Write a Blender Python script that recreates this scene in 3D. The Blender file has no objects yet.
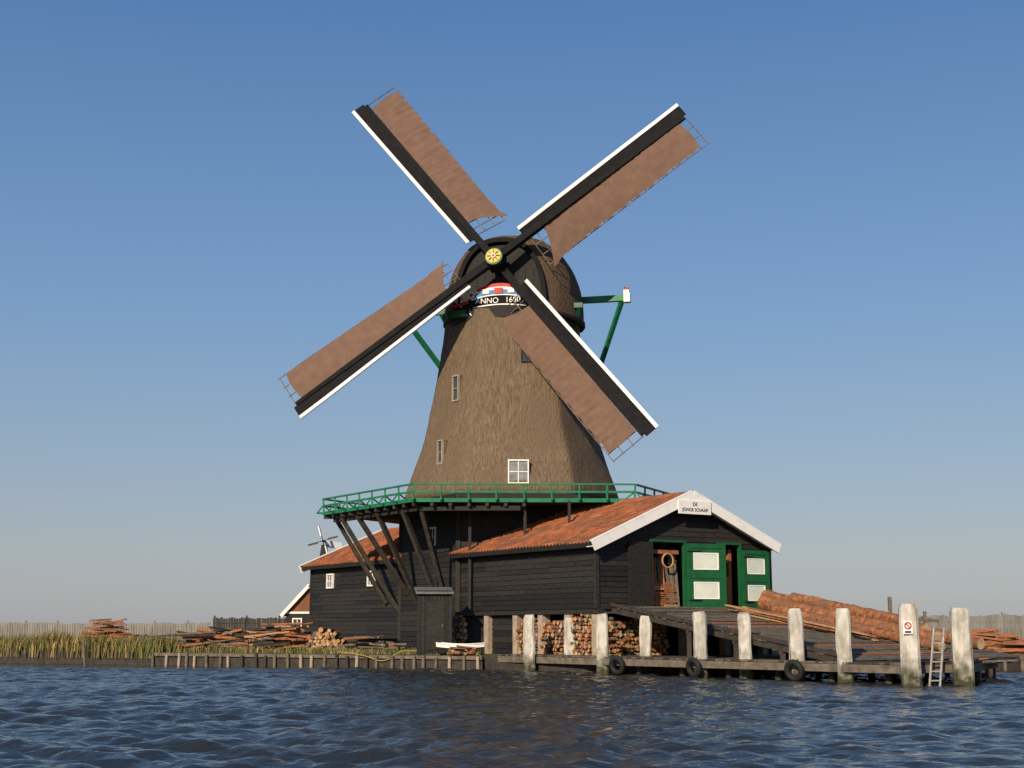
import bpy, math, random
import numpy as np
from mathutils import Vector, Matrix, noise
random.seed(7); np.random.seed(7)
sc=bpy.context.scene
V=Vector
R=math.radians
# ------------------------------------------------------------------ materials
def mat(name,c1,c2=None,scale=3.0,rough=.8,bump=.0,stretch=(1,1,1),detail=6,spec=.3,lo=.35,hi=.65,bscale=None,c3=None,s3=.4,bdist=.03):
    m=bpy.data.materials.new(name); m.use_nodes=True
    nt=m.node_tree; n=nt.nodes; l=nt.links
    b=n['Principled BSDF']; b.inputs['Roughness'].default_value=rough
    b.inputs['Specular IOR Level'].default_value=spec
    if c2 is None: c2=tuple(x*.7 for x in c1)
    tc=n.new('ShaderNodeTexCoord'); mp=n.new('ShaderNodeMapping'); mp.inputs['Scale'].default_value=stretch
    l.new(tc.outputs['Object'],mp.inputs['Vector'])
    nz=n.new('ShaderNodeTexNoise'); nz.inputs['Scale'].default_value=scale; nz.inputs['Detail'].default_value=detail; nz.inputs['Roughness'].default_value=.65
    l.new(mp.outputs[0],nz.inputs['Vector'])
    cr=n.new('ShaderNodeValToRGB'); cr.color_ramp.elements[0].position=lo; cr.color_ramp.elements[1].position=hi
    cr.color_ramp.elements[0].color=(*c2,1); cr.color_ramp.elements[1].color=(*c1,1)
    l.new(nz.outputs['Fac'],cr.inputs['Fac'])
    out=cr.outputs['Color']
    if c3:
        n3=n.new('ShaderNodeTexNoise'); n3.inputs['Scale'].default_value=s3; n3.inputs['Detail'].default_value=5
        l.new(tc.outputs['Object'],n3.inputs['Vector'])
        r3=n.new('ShaderNodeValToRGB'); r3.color_ramp.elements[0].position=.45; r3.color_ramp.elements[1].position=.62
        l.new(n3.outputs['Fac'],r3.inputs['Fac'])
        mx=n.new('ShaderNodeMix'); mx.data_type='RGBA'; mx.inputs[7].default_value=(*c3,1)
        l.new(r3.outputs['Color'],mx.inputs[0]); l.new(out,mx.inputs[6]); out=mx.outputs[2]
    l.new(out,b.inputs['Base Color'])
    if bump:
        bn=n.new('ShaderNodeTexNoise'); bn.inputs['Scale'].default_value=bscale or scale*2; bn.inputs['Detail'].default_value=8
        l.new(mp.outputs[0],bn.inputs['Vector'])
        bp=n.new('ShaderNodeBump'); bp.inputs['Strength'].default_value=bump; bp.inputs['Distance'].default_value=bdist
        l.new(bn.outputs['Fac'],bp.inputs['Height']); l.new(bp.outputs[0],b.inputs['Normal'])
    return m
M={}
M['thatch']=mat('thatch',(.235,.172,.116),(.120,.085,.056),10,.95,1.0,(1,1,.15),12,.05,.34,.66,16,(.165,.120,.080),.35,.09)
M['capthatch']=mat('cap_thatch',(.165,.112,.072),(.085,.058,.038),9,.95,1.0,(1,1,.4),9,.05,.3,.7,14,None,.35,.06)
M['tar1']=mat('tarred_board_a',(.030,.028,.027),(.014,.013,.013),4,.68,.3,(1,1,5),spec=.2)
M['tar2']=mat('tarred_board_b',(.038,.035,.032),(.020,.018,.018),4,.7,.3,(1,1,5),spec=.2)
M['tar3']=mat('tarred_board_c',(.022,.021,.021),(.012,.012,.012),4,.6,.3,(1,1,5),spec=.2)
M['black']=mat('black_paint',(.016,.015,.016),(.009,.009,.010),3,.75,.1,spec=.1)
M['white']=mat('white_paint',(.84,.83,.80),(.70,.68,.63),3,.5,.1,lo=.25,hi=.5)
M['green']=mat('green_paint',(.015,.20,.085),(.012,.13,.06),3,.45,.1)
M['dgreen']=mat('dark_green_paint',(.012,.11,.036),(.01,.075,.028),3,.4,.1)
M['cloth']=mat('sail_cloth',(.200,.124,.092),(.150,.092,.068),2.2,.92,.4,(1,1,1),8,.08,.3,.7,16)
M['wood']=mat('grey_wood',(.19,.155,.12),(.09,.073,.057),4,.85,.4,(1,1,1))
M['ramp']=mat('ramp_planks',(.165,.135,.11),(.08,.065,.054),3,.85,.4)
M['darkwood']=mat('dark_wood',(.06,.05,.042),(.028,.024,.02),4,.8,.4)
M['freshA']=mat('sawn_wood',(.50,.29,.14),(.34,.18,.085),5,.8,.3)
M['freshB']=mat('sawn_wood_pale',(.56,.40,.25),(.38,.25,.14),5,.8,.3)
M['freshC']=mat('sawn_wood_red',(.40,.15,.06),(.22,.085,.035),5,.8,.3)
M['bark']=mat('pine_bark',(.42,.18,.08),(.15,.062,.034),5,.92,1.0,(1,1,1),9,.1,.38,.62,9,(.22,.11,.065),1.3,.06)
M['glass']=mat('window_glass',(.05,.06,.07),(.03,.035,.04),2,.08,0,spec=.6)
M['glasspale']=mat('pale_glass',(.30,.31,.30),(.16,.17,.17),3,.25,0,spec=.5)  # window glass with a pale grey base colour
M['pale']=mat('pale_panel',(.66,.70,.62),(.55,.59,.53),2,.5,0)
M['tileA']=mat('roof_tile_a',(.42,.135,.055),(.27,.085,.038),3,.8,.3,(1,1,1),c3=(.20,.085,.045),s3=.9)
M['tileB']=mat('roof_tile_b',(.48,.17,.07),(.32,.11,.05),3,.8,.3,(1,1,1),c3=(.24,.11,.06),s3=.9)
M['tileC']=mat('roof_tile_c',(.31,.10,.045),(.20,.07,.035),3,.8,.3,(1,1,1),c3=(.16,.08,.045),s3=.9)
M['red']=mat('red_paint',(.55,.03,.02),(.42,.02,.02),3,.5)
M['blue']=mat('blue_paint',(.06,.22,.50),(.05,.17,.40),3,.5)
M['yellow']=mat('yellow_paint',(.70,.50,.06),(.58,.40,.05),3,.5)
M['rubber']=mat('tyre_rubber',(.02,.02,.02),(.012,.012,.012),4,.7,.2)
M['rope']=mat('yellow_rope',(.42,.30,.07),(.3,.21,.05),4,.8)
M['brick']=mat('brick_pier',(.42,.34,.26),(.28,.22,.17),4,.9,.4)
M['fence']=mat('weathered_fence',(.27,.25,.225),(.17,.155,.14),2,.9,.3,(1,1,.3))
M['roofgrey']=mat('felt_roof',(.17,.17,.165),(.11,.11,.11),3,.8,.2)
M['ladder']=mat('grey_ladder',(.42,.41,.39),(.25,.24,.22),4,.7,.2)
M['reedA']=mat('reed_green',(.145,.16,.04),(.085,.10,.027),2,.8)
M['reedB']=mat('reed_straw',(.42,.31,.12),(.27,.20,.08),2,.8)
M['reedC']=mat('reed_brown',(.26,.17,.075),(.15,.10,.05),2,.8)
M['ground']=mat('grass_ground',(.15,.14,.055),(.085,.085,.035),.6,.95,.5,(1,1,1),9,.1,.35,.65,3,(.19,.15,.09),.12)
def postmat():
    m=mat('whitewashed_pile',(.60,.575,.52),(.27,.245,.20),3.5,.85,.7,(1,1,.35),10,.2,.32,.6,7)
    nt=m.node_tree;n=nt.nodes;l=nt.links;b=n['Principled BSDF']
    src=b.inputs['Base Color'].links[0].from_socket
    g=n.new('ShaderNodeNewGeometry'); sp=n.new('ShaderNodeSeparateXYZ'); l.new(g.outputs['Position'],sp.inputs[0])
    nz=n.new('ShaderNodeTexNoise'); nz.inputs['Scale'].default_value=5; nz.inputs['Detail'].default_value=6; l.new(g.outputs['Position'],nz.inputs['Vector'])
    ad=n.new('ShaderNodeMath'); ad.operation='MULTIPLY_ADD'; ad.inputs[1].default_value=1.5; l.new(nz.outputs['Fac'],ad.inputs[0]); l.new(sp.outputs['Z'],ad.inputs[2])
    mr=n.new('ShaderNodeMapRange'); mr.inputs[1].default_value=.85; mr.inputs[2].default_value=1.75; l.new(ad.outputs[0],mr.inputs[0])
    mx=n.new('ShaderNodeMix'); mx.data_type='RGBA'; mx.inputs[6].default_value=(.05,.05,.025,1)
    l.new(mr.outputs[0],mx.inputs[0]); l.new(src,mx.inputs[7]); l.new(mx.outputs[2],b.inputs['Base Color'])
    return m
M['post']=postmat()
# ------------------------------------------------------------------ mesh builder
class MB:
    def __init__(s): s.v=[];s.f=[];s.mi=[];s.mats=[];s.sm=[]
    def m(s,k):
        if k not in s.mats: s.mats.append(k)
        return s.mats.index(k)
    def add(s,vs,fs,k,smooth=False):
        o=len(s.v); s.v+= [tuple(x) for x in vs]; i=s.m(k)
        for f in fs: s.f.append([o+a for a in f]); s.mi.append(i); s.sm.append(smooth)
    def hexa(s,p,k):
        s.add(p,[(0,3,2,1),(4,5,6,7),(0,1,5,4),(1,2,6,5),(2,3,7,6),(3,0,4,7)],k)
    def box(s,c,ax,ay,az,k):
        c=V(c);ax=V(ax);ay=V(ay);az=V(az)
        s.hexa([c-ax-ay-az,c+ax-ay-az,c+ax+ay-az,c-ax+ay-az,c-ax-ay+az,c+ax-ay+az,c+ax+ay+az,c-ax+ay+az],k)
    def beam(s,p0,p1,w,h,k,up=(0,0,1),w1=None,h1=None):
        p0=V(p0);p1=V(p1);d=(p1-p0).normalized();up=V(up)
        if abs(d.dot(up))>.99: up=V((0,1,0))
        x=d.cross(up).normalized(); y=x.cross(d).normalized()
        w1=w if w1 is None else w1; h1=h if h1 is None else h1
        P=[]
        for p,a,b in((p0,w/2,h/2),(p1,w1/2,h1/2)):
            P+=[p-x*a-y*b,p+x*a-y*b,p+x*a+y*b,p-x*a+y*b]
        s.hexa(P,k)
    def cyl(s,p0,p1,r0,r1,k,n=12,kend=None,cap=True,wob=0,segs=1):
        p0=V(p0);p1=V(p1);d=(p1-p0).normalized();up=V((0,0,1))
        if abs(d.dot(up))>.95: up=V((0,1,0))
        x=d.cross(up).normalized(); y=x.cross(d).normalized()
        vs=[]
        for j in range(segs+1):
            t=j/segs;c=p0.lerp(p1,t);r=r0+(r1-r0)*t
            for i in range(n):
                a=2*math.pi*i/n; q=c+(x*math.cos(a)+y*math.sin(a))*r
                if wob: q+= (q-c)*wob*(noise.noise(q*1.5)+.5*noise.noise(q*5))
                vs.append(q)
        fs=[(j*n+i,j*n+(i+1)%n,(j+1)*n+(i+1)%n,(j+1)*n+i) for j in range(segs) for i in range(n)]
        s.add(vs,fs,k,True)
        if cap:
            s.add(vs[:n],[tuple(range(n))[::-1]],kend or k); s.add(vs[-n:],[tuple(range(n))],kend or k)
    def torus(s,c,nrm,R0,r,k,n=28,m=10):
        c=V(c);nrm=V(nrm).normalized();up=V((0,0,1)) if abs(nrm.z)<.9 else V((0,1,0))
        x=nrm.cross(up).normalized();y=x.cross(nrm)
        vs=[];fs=[]
        for i in range(n):
            a=2*math.pi*i/n;dr=x*math.cos(a)+y*math.sin(a)
            for j in range(m):
                b=2*math.pi*j/m; vs.append(c+dr*(R0+r*math.cos(b))+nrm*r*math.sin(b))
        for i in range(n):
            for j in range(m): fs.append((i*m+j,((i+1)%n)*m+j,((i+1)%n)*m+(j+1)%m,i*m+(j+1)%m))
        s.add(vs,fs,k,True)
    def disc(s,c,nrm,r,k,n=20,th=.03):
        c=V(c);nrm=V(nrm).normalized(); s.cyl(c-nrm*th/2,c+nrm*th/2,r,r,k,n)
    def obj(s,name,parent=None):
        me=bpy.data.meshes.new(name); me.from_pydata(s.v,[],s.f)
        for k in s.mats: me.materials.append(M[k])
        me.polygons.foreach_set('material_index',s.mi); me.polygons.foreach_set('use_smooth',s.sm)
        me.update()
        o=bpy.data.objects.new(name,me); sc.collection.objects.link(o)
        if parent: par(o,parent)
        return o
def empty(name,loc):
    e=bpy.data.objects.new(name,None); e.location=loc; sc.collection.objects.link(e); return e
def par(o,e):
    o.parent=e; o.matrix_parent_inverse=Matrix.Translation(-V(e.location))
def text(body,size,origin,xd,yd,k,parent,name,ext=.01):
    c=bpy.data.curves.new(name,'FONT'); c.body=body; c.size=size; c.align_x='CENTER'; c.align_y='CENTER'; c.extrude=ext
    c.materials.append(M[k]); o=bpy.data.objects.new(name,c); sc.collection.objects.link(o)
    xd=V(xd).normalized(); yd=V(yd).normalized(); zd=xd.cross(yd)
    m=Matrix((xd,yd,zd)).transposed().to_4x4(); m.translation=V(origin)
    o.parent=parent; o.matrix_parent_inverse=Matrix.Translation(-V(parent.location)); o.matrix_basis=m
    return o
# ------------------------------------------------------------------ camera
cam=bpy.data.cameras.new('camera'); co=bpy.data.objects.new('camera',cam); sc.collection.objects.link(co)
co.location=(0,0,1.7); co.rotation_euler=(R(90+9.89),0,0); cam.lens=49.22; cam.sensor_width=36; cam.clip_end=12000; cam.clip_start=.1
sc.camera=co
# ------------------------------------------------------------------ world
w=bpy.data.worlds.new("World"); sc.world=w; w.use_nodes=True
nt=w.node_tree; bg=nt.nodes['Background']; sky=nt.nodes.new('ShaderNodeTexSky'); sky.sky_type='NISHITA'; sky.sun_disc=False
SUN_EL=25; SUN_AZ=180+24
sky.sun_elevation=R(SUN_EL); sky.sun_rotation=R(SUN_AZ); sky.air_density=1.0; sky.dust_density=.8; sky.ozone_density=2.0
tcw=nt.nodes.new('ShaderNodeTexCoord'); sx_=nt.nodes.new('ShaderNodeSeparateXYZ'); nt.links.new(tcw.outputs['Generated'],sx_.inputs[0])
rw=nt.nodes.new('ShaderNodeValToRGB'); nt.links.new(sx_.outputs['Z'],rw.inputs['Fac'])
er=rw.color_ramp; stops=[(0.0,(.375,.38,.42)),(.055,(.345,.375,.44)),(.12,(.275,.37,.50)),(.22,(.18,.325,.555)),(.42,(.082,.205,.46)),(1.0,(.045,.13,.36))]
while len(er.elements)<len(stops): er.elements.new(.5)
for e_,(p_,c__) in zip(er.elements,stops): e_.position=p_; e_.color=(*c__,1)
vm=nt.nodes.new('ShaderNodeVectorMath'); vm.operation='SCALE'; vm.inputs[3].default_value=10.0; nt.links.new(rw.outputs[0],vm.inputs[0])
mxw=nt.nodes.new('ShaderNodeMix'); mxw.data_type='RGBA'; mxw.inputs[0].default_value=.75
nt.links.new(sky.outputs[0],mxw.inputs[6]); nt.links.new(vm.outputs[0],mxw.inputs[7])
nt.links.new(mxw.outputs[2],bg.inputs[0]); bg.inputs[1].default_value=.1
sd=bpy.data.lights.new('sun','SUN'); sd.energy=5.0; sd.angle=R(.5); sd.color=(1,.84,.62)
so=bpy.data.objects.new('sun',sd); sc.collection.objects.link(so)
az=R(SUN_AZ); ts=V((math.sin(az)*math.cos(R(SUN_EL)),math.cos(az)*math.cos(R(SUN_EL)),math.sin(R(SUN_EL))))
so.rotation_euler=ts.to_track_quat('Z','Y').to_euler(); so.location=ts*100
sc.view_settings.view_transform='Standard'; sc.view_settings.look='None'; sc.view_settings.exposure=0
# ------------------------------------------------------------------ water
def axis(lo,hi,st,outs_lo,outs_hi):
    return np.array(outs_lo+list(np.arange(lo,hi,st))+outs_hi)
xs=axis(-26,28,.11,[-4000,-1500,-600,-250,-120,-70,-48,-36,-30],[30,36,42,50,70,120,250,600,1500,4000])
ys=axis(11,62,.10,[-600,-200,-60,-10,4,9],[64,68,72,80,100,150,300,800,4000])
X,Y=np.meshgrid(xs,ys)
Z=np.zeros_like(X)
for i in range(110):
    lam=math.exp(random.uniform(math.log(.32),math.log(2.2))); k=2*math.pi/lam
    a=random.gauss(R(72),R(38)); amp=.0050*lam**.95
    ph=random.uniform(0,6.28); arg=k*(X*math.cos(a)+Y*math.sin(a))+ph+.8*np.sin(.21*X+.33*Y+i)
    Z+=amp*(np.sin(arg)+.3*np.sin(2*arg+1.57))
patch=.85+.3*np.sin(.13*X+.07*Y+1)*np.sin(.09*Y-.05*X)+.2*np.sin(.31*X-.2*Y)*np.sin(.4*Y+.1*X)
fade=np.clip((28-np.abs(X))/4,0,1)*np.clip((Y-9)/3,0,1)*np.clip((63-Y)/4,0,1)
Z*=fade*patch
nx,ny=len(xs),len(ys)
vs=np.stack([X,Y,Z],-1).reshape(-1,3)
idx=np.arange(nx*ny).reshape(ny,nx)
fs=np.stack([idx[:-1,:-1],idx[:-1,1:],idx[1:,1:],idx[1:,:-1]],-1).reshape(-1,4)
me=bpy.data.meshes.new('water'); me.vertices.add(len(vs)); me.vertices.foreach_set('co',vs.ravel())
me.loops.add(fs.size); me.loops.foreach_set('vertex_index',fs.ravel().astype(np.int32))
me.polygons.add(len(fs)); me.polygons.foreach_set('loop_start',np.arange(0,fs.size,4,dtype=np.int32))
me.polygons.foreach_set('use_smooth',np.ones(len(fs),bool)); me.update(calc_edges=True)
wm=bpy.data.materials.new('water'); wm.use_nodes=True; n=wm.node_tree.nodes; l=wm.node_tree.links; b=n['Principled BSDF']
b.inputs['Base Color'].default_value=(.020,.023,.024,1); b.inputs['Roughness'].default_value=.07; b.inputs['IOR'].default_value=1.33
tc=n.new('ShaderNodeTexCoord'); nz=n.new('ShaderNodeTexNoise'); nz.inputs['Scale'].default_value=5.0; nz.inputs['Detail'].default_value=5
mp=n.new('ShaderNodeMapping'); mp.inputs['Scale'].default_value=(.7,1.2,1); l.new(tc.outputs['Object'],mp.inputs[0]); l.new(mp.outputs[0],nz.inputs['Vector'])
bp=n.new('ShaderNodeBump'); bp.inputs['Strength'].default_value=.7; bp.inputs['Distance'].default_value=.08
l.new(nz.outputs['Fac'],bp.inputs['Height']); l.new(bp.outputs[0],b.inputs['Normal'])
me.materials.append(wm); wo=bpy.data.objects.new('water',me); sc.collection.objects.link(wo)
# ------------------------------------------------------------------ ground
GZ=.6
shore=[(-4000,500),(-600,190),(-120,105),(-60,84),(-40,77),(-25,70.5),(-16.3,66.4),(-6,61.0),(-1.2,58.4),(2.7,54.3),(6,53.0),(14,55),(22,58.5),(40,61),(80,72),(300,120),(4000,600)]
gb=MB()
far=[(4000,9000),(-4000,9000)]
poly=[(x,y,GZ) for x,y in shore+far]
gb.add(poly,[tuple(range(len(poly)))],'ground')
for i in range(len(shore)-1):
    a,b2=shore[i],shore[i+1]
    gb.add([(a[0],a[1],GZ),(b2[0],b2[1],GZ),(b2[0],b2[1],-1.5),(a[0],a[1],-1.5)],[(0,3,2,1)],'darkwood')
go=gb.obj('ground')
import bmesh
bm=bmesh.new(); bm.from_mesh(go.data); bmesh.ops.triangulate(bm,faces=[f for f in bm.faces if len(f.verts)>4]); 
for f in bm.faces:
    if abs(f.normal.z)>.5 and f.normal.z<0: f.normal_flip()
bm.to_mesh(go.data); bm.free()
# timber campshedding
q=MB()
pts=[V((-16.6,66.3,0)),V((-6.1,60.75,0)),V((-1.2,58.1,0))]
for a,b2 in zip(pts[:-1],pts[1:]):
    L=(b2-a).length; d=(b2-a)/L
    q.beam(a+V((0,0,.5)),b2+V((0,0,.5)),.16,.14,'wood'); q.beam(a+V((0,-.02,.18)),b2+V((0,-.02,.18)),.07,.4,'darkwood')
    t=0
    while t<L:
        p=a+d*t+V((-.04,-.14,0)); h=.5+random.uniform(-.05,.12)
        q.cyl(p+V((0,0,-1)),p+V((random.uniform(-.05,.05),0,h)),.075,.07,random.choice(['wood','darkwood','wood','brick']),8,wob=.2); t+=random.uniform(.42,.8)
q.obj('quay_edge')
# ------------------------------------------------------------------ shed frame
O=V((3.29,55,0)); G=V((.839,.545,0)).normalized(); Lv=V((-.545,.839,0)).normalized()
def S(g,l,z): return O+G*g+Lv*l+V((0,0,z))
W=9.1; LEN=26.0; EZ=5.08; RZ=7.03; SL=(RZ-EZ)/(W/2); FZ=2.45
def boards(mb,f,a,b,z0,z1,out,h=.21,clip=None,holes=(),mats=('tar1','tar2','tar3')):
    z=z0
    while z<z1-.02:
        zt=min(z+h,z1); zm=(z+zt)/2
        lo,hi=(a,b) if clip is None else clip(zm,a,b)
        iv=[(lo,hi)] if hi>lo+.05 else []
        for (ha,hb,hz0,hz1) in holes:
            if zm>hz0 and zm<hz1:
                nv=[]
                for (p,q_) in iv:
                    if hb<=p or ha>=q_: nv.append((p,q_))
                    else:
                        if ha>p: nv.append((p,ha))
                        if hb<q_: nv.append((hb,q_))
                iv=nv
        for (p,q_) in iv:
            cur=p
            while cur<q_-.01:
                nx_=min(q_,cur+random.uniform(3.0,5.5))
                if q_-nx_<.6: nx_=q_
                o1=.045+random.uniform(-.006,.008);o2=.012
                A=f(cur);B=f(nx_-.006)
                zz=z+random.uniform(-.006,.006)
                P=[A-out*.02,B-out*.02,B+out*o1,A+out*o1]
                T=[A-out*.02,B-out*.02,B+out*o2,A+out*o2]
                mb.hexa([p_+V((0,0,zz)) for p_ in P]+[p_+V((0,0,zt+.01)) for p_ in T],random.choice(mats))
                cur=nx_
        z+=h
def window(mb,c,xd,out,w_,h_,nx_=2,nz_=2,frame='white',glass='glass',fw=.07):
    c=V(c);xd=V(xd).normalized();out=V(out).normalized();u=V((0,0,1))
    mb.box(c+out*.03,xd*w_/2,out*.015,u*h_/2,glass)
    for s_ in(-1,1):
        mb.box(c+xd*s_*w_/2+out*.06,xd*fw/2,out*.05,u*(h_/2+fw/2),frame)
        mb.box(c+u*s_*h_/2+out*.063,xd*(w_/2-fw/2),out*.05,u*fw/2,frame)
    for i in range(1,nx_): mb.box(c+xd*(w_*i/nx_-w_/2)+out*.055,xd*.02,out*.02,u*(h_/2-.03),frame)
    for i in range(1,nz_): mb.box(c+u*(h_*i/nz_-h_/2)+out*.053,xd*(w_/2-.03),out*.02,u*.02,frame)
shed=empty('mill_shed',S(4.6,13,GZ))
oG=-Lv; oS=-G
mb=MB()
for (a,b2) in((0,10.5),(15.5,26)):
    holes=[(l0-.38,l0+.38,3.75,4.55) for l0 in (18.9,23.6)]
    boards(mb,lambda t:S(0,t,0),a,b2,FZ if a==0 else 1.2,EZ,oS,holes=holes)
boards(mb,lambda t:S(W,t,0),0,26,GZ,EZ,G,h=.42)
def gclip(zm,a,b):
    if zm<EZ: return a,b
    d=(zm-EZ)/SL; return a+d,b-d
doors=[(2.69,4.42,FZ,5.12),(6.2,7.42,FZ,5.12)]
boards(mb,lambda t:S(t,0,0),0,W,FZ,RZ,oG,clip=gclip,holes=doors)
boards(mb,lambda t:S(t,26,0),0,W,1.2,RZ,Lv,h=.3,clip=gclip)
for g,l_ in((0,0),(W,0),(0,26)):
    mb.box(S(g,l_,(FZ+EZ)/2),G*.08,Lv*.08,V((0,0,(EZ-FZ)/2)),'tar2')
mb.obj('clapboard_walls',shed)
wb=MB()
for l0 in(18.9,23.6): window(wb,S(0,l0,4.15),-Lv,oS,.72,.7,3,2)
window(wb,S(-.09,12.6,5.9),-Lv,oS,.6,.8,2,2,'pale')
wb.obj('windows',shed)
db=MB()
u=V((0,0,1))
def leaf(c,xd,out,w_,h_,pan):
    c=V(c);xd=V(xd).normalized();out=V(out).normalized()
    db.box(c,xd*w_/2,out*.03,u*h_/2,'dgreen')
    for s_ in(-1,1):
        db.box(c+xd*s_*(w_/2-.08)+out*.045,xd*.08,out*.02,u*h_/2,'dgreen')
        db.box(c+u*s_*(h_/2-.09)+out*.043,xd*(w_/2-.16),out*.02,u*.09,'dgreen')
    db.box(c+out*.043,xd*(w_/2-.16),out*.02,u*.1,'dgreen')
    if pan:
        for s_ in(-1,1):
            cz=c+u*(s_*h_*.25+(.06 if s_<0 else -.06))
            db.box(cz+out*.035,xd*w_*.30,out*.012,u*h_*.125,'pale')
            for q_ in(-1,1): 
                db.box(cz+u*(q_*h_*.125)+out*.05,xd*w_*.32,out*.012,u*.02,'white')
                db.box(cz+xd*q_*w_*.31+out*.05,xd*.02,out*.012,u*h_*.125,'white')
    for z_ in(-.38,.38): db.box(c+u*h_*z_+xd*(-w_*.3)+out*.07,xd*w_*.17,out*.008,u*.025,'black')
dh=2.6
hinge=S(4.44,-.09,FZ+dh/2+.05)
dv=(G*math.cos(R(14))-Lv*math.sin(R(14)))
leaf(hinge+dv*.90,dv,V((0,0,1)).cross(dv)*-1,1.78,dh,True)
leaf(S(8.2,-.13,FZ+dh/2-.05),G,oG,1.5,2.46,True)
db.box(S(2.05,-.12,FZ+dh/2+.05),G*.56,Lv*.03,u*dh/2,'tar1')
for (a,b2,z0,z1) in doors:
    for t in(a,b2): db.box(S(t,-.03,(z0+z1)/2),G*.045,Lv*.09,u*(z1-z0)/2,'dgreen' if t>4 else 'tar2')
    db.box(S((a+b2)/2,-.03,z1+.05),G*((b2-a)/2+.06),Lv*.09,u*.05,'dgreen')
db.obj('doors',shed)
ib=MB()
ib.box(S(4.6,13,FZ-.1),G*4.5,Lv*12.9,u*.08,'ramp')
for g in(1.9,4.6,6.05,7.8):
    for l_ in(1.6,4.2,7.5): ib.box(S(g,l_,3.9),G*.1,Lv*.1,u*1.4,'wood')
for i in range(26):
    z=FZ+.05+.085*(i//2); ib.box(S(3.35+random.uniform(-.08,.08)+.62*(i%2),.42+random.uniform(-.12,.1)+.012*i,z),G*.29,Lv*.16,u*.034,random.choice(['freshA','freshC','freshC']))
for k in range(12): 
    g=2.85+k*.14; ib.beam(S(g,.25+random.random()*.3,FZ),S(g+random.uniform(-.12,.14),.5+random.random()*.3,FZ+random.uniform(1.3,2.5)),.12,.04,random.choice(['freshA','freshC','wood','freshC']))
ib.torus(S(3.75,.2,FZ+1.95),oG,.28,.04,'freshA')
ib.box(S(3.55,.3,FZ+2.3),G*.8,Lv*.07,u*.08,'freshC')
ib.box(S(6.45,.35,FZ+1.3),G*.08,Lv*.08,u*1.2,'freshC'); ib.box(S(7.15,.35,FZ+1.3),G*.08,Lv*.08,u*1.2,'freshC'); ib.box(S(6.8,.33,FZ+2.0),G*.32,Lv*.06,u*.08,'freshC')
ib.box(S(6.8,.4,FZ+.7),G*.22,Lv*.2,u*.65,'freshC'); ib.cyl(S(6.8,.5,FZ+1.35),S(6.8,.5,FZ+1.9),.16,.13,'freshA',14)
ib.obj('interior_timber',shed)
def tiles(mb,p0,al,up,L,SLn,tw=.24,th=.31):
    al=V(al).normalized();up=V(up).normalized();nr=al.cross(up); 
    if nr.z<0: nr=-nr
    nt_=int(L/tw);nr_=int(SLn/th);tw=L/nt_;th=SLn/nr_
    K=6
    prof=[.034*math.sin(2*math.pi*k/K)+.012*math.sin(4*math.pi*k/K) for k in range(K+1)]
    keys=['tileA','tileB','tileC']
    for r in range(nr_):
        for t in range(nt_):
            k=random.choices(keys,[5,3,3])[0]; jz=random.uniform(-.006,.006)+.03*noise.noise(V((t*tw*.5,r*th*.6,L)))
            vs=[]
            for k_ in range(K+1):
                bp_=p0+al*(t*tw+tw*k_/K)
                vs.append(bp_+up*(r*th-.02)+nr*(prof[k_]+.012+jz))
                vs.append(bp_+up*(r*th-.02)+nr*(prof[k_]+.055+jz))
                vs.append(bp_+up*(r*th+th)+nr*(prof[k_]+.018+jz))
            fs=[]
            for k_ in range(K):
                a=k_*3; fs+=[(a,a+3,a+4,a+1),(a+1,a+4,a+5,a+2)]
            mb.add(vs,fs,k,False)
rb=MB(); sb=MB()
sl=V((G.x,G.y,SL)).normalized(); sr=V((-G.x,-G.y,SL)).normalized()
def ovs(side): return .42 if side==0 else .05
for (a,b2) in((-.5,10.6),(15.6,26.4)):
    for side in(0,1):
        ov=ovs(side); slen=math.sqrt((W/2+ov)**2+((W/2+ov)*SL)**2)
        e0=S(-ov,a,EZ-ov*SL) if side==0 else S(W+ov,a,EZ-ov*SL)
        up=sl if side==0 else sr
        tiles(rb,e0+V((0,0,.08)),Lv,up,b2-a,slen)
        nn=Lv.cross(up); nn=nn if nn.z>0 else -nn
        c=e0+Lv*(b2-a)/2+up*slen/2
        sb.box(c+nn*.01,Lv*((b2-a)/2),up*(slen/2),nn*.035,'tar1')
        sb.box(e0+Lv*(b2-a)/2+V((0,0,-.02)),Lv*(b2-a)/2,G*.03,u*.09,'tar3' )
    rb.cyl(S(W/2,a,RZ+.09),S(W/2,b2,RZ+.09),.11,.11,'tileA',10)
rb.obj('roof_tiles',shed)
for a,sgn in((-.53,-1),(26.43,1)):
    for side in(0,1):
        ov=ovs(side)
        e0=S(-ov-.1,a,EZ-(ov+.1)*SL+.02) if side==0 else S(W+ov+.1,a,EZ-(ov+.1)*SL+.02)
        pk=S(W/2,a,RZ+.02)
        d=(pk-e0).normalized(); nn=Lv.cross(d); nn=nn if nn.z>0 else -nn
        sb.box((e0+pk)/2-nn*.04,d*((pk-e0).length/2+(.03 if side==0 else 0)),Lv*(.035+.002*side),nn*.19,'white')
        sb.box((e0+pk)/2+nn*.17+Lv*(-sgn)*.06,d*((pk-e0).length/2),Lv*.10,nn*.022,'white')
        if a<0:
            sb.box((e0+pk)/2-nn*.07+Lv*.27,d*((pk-e0).length/2),Lv*.24,nn*.012,'white')
sb.box(S(W/2,-.6,RZ-.50),G*.85,Lv*.025,u*.27,'white')
sb.obj('roof_trim',shed)
text('DE',.2,S(W/2,-.635,RZ-.37),G,u,'black',shed,'sign_text_top',.004)
text('JONGE SCHAAP',.19,S(W/2,-.635,RZ-.60),G,u,'black',shed,'sign_text',.004)
fb=MB()
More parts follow.
